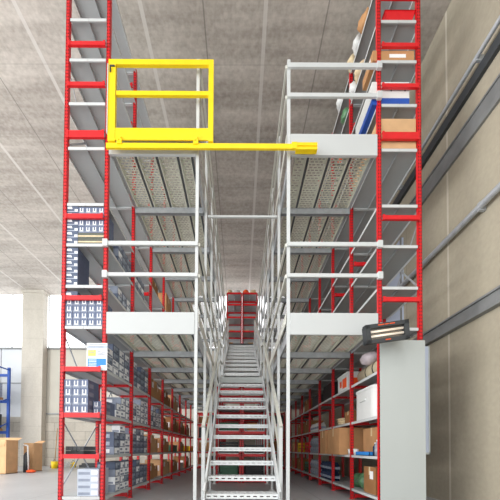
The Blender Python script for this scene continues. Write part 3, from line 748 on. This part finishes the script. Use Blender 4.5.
# ------------------------------------------------------------------ infrared heater
h = thing('infrared_heater', 'dark framed infrared heater tilted above the grey end panel', 'heater', (1.92, -.3, 2.415), (math.radians(6), -math.radians(8.5), 0))
m = MB(); a, b_ = .285, .12
for x0, x1, z0, z1 in ((-a, a, b_-.05, b_), (-a, a, -b_, -b_+.045), (-a, -a+.06, -b_, b_), (a-.06, a, -b_, b_)): m.box(x0, x1, -.03, .06, z0, z1)
m.box(-a+.01, a-.01, .05, .1, -b_+.01, b_-.01); m.build('housing', 'dark', h)
m = MB(); m.box(-a+.06, a-.06, .03, .034, -b_+.045, b_-.05); m.build('reflector', 'mirror', h)
for z in (-.03, .03):
    m = MB(); m.cyl((-a+.06, .01, z), (a-.06, .01, z), .014, n=12); m.build('heating_tube', 'element', h)
m = MB(); [m.cyl((-a+.06, -.02, z), (a-.06, -.02, z), .004, n=6) for z in (-.055, 0, .05)]; m.build('guard_wire', 'dark', h)
m = MB()
for x0, x1, z in ((-.12, -.04, .092), (-.03, .02, .092), (.03, .1, .092), (-.04, .03, -.105)): m.box(x0, x1, -.032, -.0302, z, z+.012)
m.build('orange_lettering', 'orange', h)
m = MB(); m.bar((.1, .08, .05), (.1, .3, .2), .03, .03); m.bar((-.02, .08, .05), (-.02, .27, .12), .03, .03); m.build('bracket', 'galv', h)
# white sheet beyond the end panel
m = MB(); m.box(0, .36, 0, .012, 0, 1.7); m.box(0, .36, -.006, 0, 0, .03, 1); m.box(.34, .36, -.006, 0, 0, 1.7, 1)
tag(m.build('sheet_panel', ['paleblue', 'panel'], None, (2.606, .42, .80)), 'narrow pale sheet panel in the gap between rack and right wall', 'panel')

# ------------------------------------------------------------------ far left hall
b = thing('pallet_rack', 'blue pallet rack at the far left by the back wall', 'pallet rack', (-10.5, 7.7, 0))
for x in (0, -2.2):
    for y in (0, 1.0):
        m = MB(); m.box(x-.05, x+.05, y-.04, y+.04, 0, 4.5); m.box(x-.08, x+.08, y-.08, y+.08, 0, .01); m.build('upright', 'blue', b)
    for z, e in ((.4, .5), (1.5, .5), (2.6, .5), (4.4, 0)):
        m = MB(); m.bar((x, 0, z), (x, 1, z+e), .03, .05); m.build('frame_brace', 'blue', b)
for z in (1.5, 2.9, 4.1):
    for y in (-.02, 1.02):
        m = MB(); m.box(-2.15, -.05, y-.025, y+.025, z, z+.12); m.build('beam', 'blue', b)
for k, (z, lb) in enumerate(((1.63, 'dark pallet load on the lower level of the blue rack'), (3.03, 'grey pallet load on the upper level of the blue rack'))):
    m = MB(); m.box(-.9, .85, 0, .9, .1, .75); [m.box(-.9, .9, y, y+.1, 0, .1, 1) for y in (0, .4, .8)]
    tag(m.build('pallet_load', ['film' if k else 'dark', 'wood'], None, (-11.6, 7.75, z)), lb, 'pallet load')
def bigbox(loc, size, label, mat):
    x, y, z = size; r = thing('pallet_box', label, 'cardboard box', loc)
    m = MB(); t = .02
    m.box(-x/2, x/2, -y/2, -y/2+t, 0, z); m.box(-x/2, x/2, y/2-t, y/2, 0, z); m.box(-x/2, -x/2+t, -y/2+t, y/2-t, 0, z); m.box(x/2-t, x/2, -y/2+t, y/2-t, 0, z); m.box(-x/2, x/2, -y/2, y/2, .0, .02)
    m.build('body', mat, r)
    m = MB(); m.q([(-x/2, y/2, z), (x/2, y/2, z), (x/2-.05, y/2+.25, z+.1), (-x/2+.05, y/2+.25, z+.1)]); m.build('flap', mat, r); m = MB(); m.q([(-x/2, -y/2, z), (x/2, -y/2, z), (x/2-.06, -y/2-.02, z-.2), (-x/2+.06, -y/2-.02, z-.2)]); m.build('flap', mat, r)
    return r
bigbox((-8.3, 5.55, 0), (1.15, .5, 1.13), 'large pale cardboard pallet box leftmost on the floor', 'cardboard_b')
bigbox((-7.75, 6.55, 0), (.36, .46, 1.05), 'large cardboard pallet box right of the leftmost one', 'cardboard_b')
t = thing('floor_lamp_stand', 'white pipe on an orange foot between the cardboard pallet boxes', 'stand', (-7.42, 5.9, 0))
m = MB(); m.cyl((0, 0, .04), (-.05, 0, .95), .025, n=10); m.cyl((-.05, 0, .95), (-.2, 0, .97), .025, n=10); m.build('pipe', 'plastic', t)
m = MB(); m.blob((.08, 0, .05), (.16, .12, .06), 2, .05, flat=.7); m.build('foot', 'orange', t)
m = MB(); m.cyl((0, 0, 0), (0, 0, .6), .09, n=14); m.cyl((0, 0, .6), (0, 0, .72), .09, .03, n=14); tag(m.build('gas_bottle', 'dark', None, (-7.62, 6.05, 0)), 'dark cylinder behind the white pipe between the pallet boxes', 'cylinder')
t = thing('broom', 'wooden broom leaning against the concrete column', 'broom', (-8.1, 8.3, 0))
m = MB(); m.cyl((0, 0, .1), (-.1, .3, 1.75), .016, n=8); m.build('handle', 'wood', t)
m = MB(); m.box(-.18, .18, -.04, .04, .06, .12); m.box(-.17, .17, -.03, .03, 0, .06, 1); m.build('head', ['wood', 'black'], t)
for k, (x, y, lb) in enumerate(((-7.9, 8.0, 'yellow bucket by the broom'), (-7.55, 8.75, 'small yellow bucket behind the left rack at the wall'))):
    t = thing('bucket', lb, 'bucket', (x, y, 0))
    m = MB(); m.cyl((0, 0, 0), (0, 0, .3-.06*k), .11, .14, n=16); m.build('body', 'yellow', t)
    m = MB(); m.cyl((-.13, 0, .26-.06*k), (0, 0, .38-.06*k), .008, n=6); m.cyl((.13, 0, .26-.06*k), (0, 0, .38-.06*k), .008, n=6); m.build('handle', 'dark', t)
m = MB()
pr = None
for i in range(40):
    a = i*.55; p = (.22*math.cos(a)*(1+.1*math.sin(a*.7)), .12*math.sin(a), .03+.006*i)
    if pr: m.cyl(pr, p, .014, n=6)
    pr = p
tag(m.build('cable_coil', 'galv', None, (-7.55, 8.3, 0)), 'grey coil of cable on the floor near the yellow buckets', 'cable')
m = MB(); m.box(0, 1.2, 0, .25, 0, .12); m.box(.1, 1.0, .02, .2, .12, .2)
tag(m.build('beam_pile', 'dark', None, (-7.2, 8.6, 0)), 'dark flat bundle lying along the back wall behind the left rack', 'bundle')

# ------------------------------------------------------------------ light
wd = bpy.data.worlds.new('daylight'); S.world = wd; wd.use_nodes = True
bg = wd.node_tree.nodes['Background']; bg.inputs[0].default_value = (.93, .97, 1, 1); bg.inputs[1].default_value = 1.65
def area(name, loc, rot, sx, sy, e, col=(1, 1, 1)):
    l = bpy.data.lights.new(name, 'AREA'); l.shape = 'RECTANGLE'; l.size = sx; l.size_y = sy; l.energy = e; l.color = col
    o = bpy.data.objects.new(name, l); COL.objects.link(o); o.location = loc; o.rotation_euler = rot; return o
area('left_window_light', (XL+.2, -3.5, 4.2), (0, -PI/2, 0), 6.5, 10, 1950, (1, .99, .97))
area('front_fill_light', (-3, -8.8, 3.6), (PI/2, 0, 0), 12, 6.5, 200, (1, .98, .95))  # unseen fill light added behind the camera, no door built there
for x, y in ((-7, -3), (-7, 3), (0, -6)): area('overhead_fill', (x, y, 8.1), (0, 0, 0), .5, 2.5, 140)  # unseen overhead lights added to brighten the hall

# ------------------------------------------------------------------ camera
cd = bpy.data.cameras.new('camera'); cam = bpy.data.objects.new('camera', cd); COL.objects.link(cam); S.camera = cam
f = 280.0; cd.sensor_width = 36; cd.sensor_fit = 'HORIZONTAL'; cd.lens = f/500*36
P = math.radians(1.1); R = math.radians(.3)
fw = Vector((0, math.cos(P), math.sin(P))); u0 = Vector((0, -math.sin(P), math.cos(P))); r0 = Vector((1, 0, 0))
rt = r0*math.cos(R)+u0*math.sin(R); up = u0*math.cos(R)-r0*math.sin(R)
mw = Matrix((rt, up, -fw)).transposed().to_4x4(); mw.translation = Vector((0, -3.95, .87))
cam.matrix_world = mw
cd.shift_x = .01994; cd.shift_y = .38725; cd.clip_start = .05; cd.clip_end = 100
S.view_settings.view_transform = 'Standard'; S.view_settings.look = 'None'; S.view_settings.gamma = 1; S.view_settings.use_curve_mapping = False
S.view_settings.exposure = 0.15
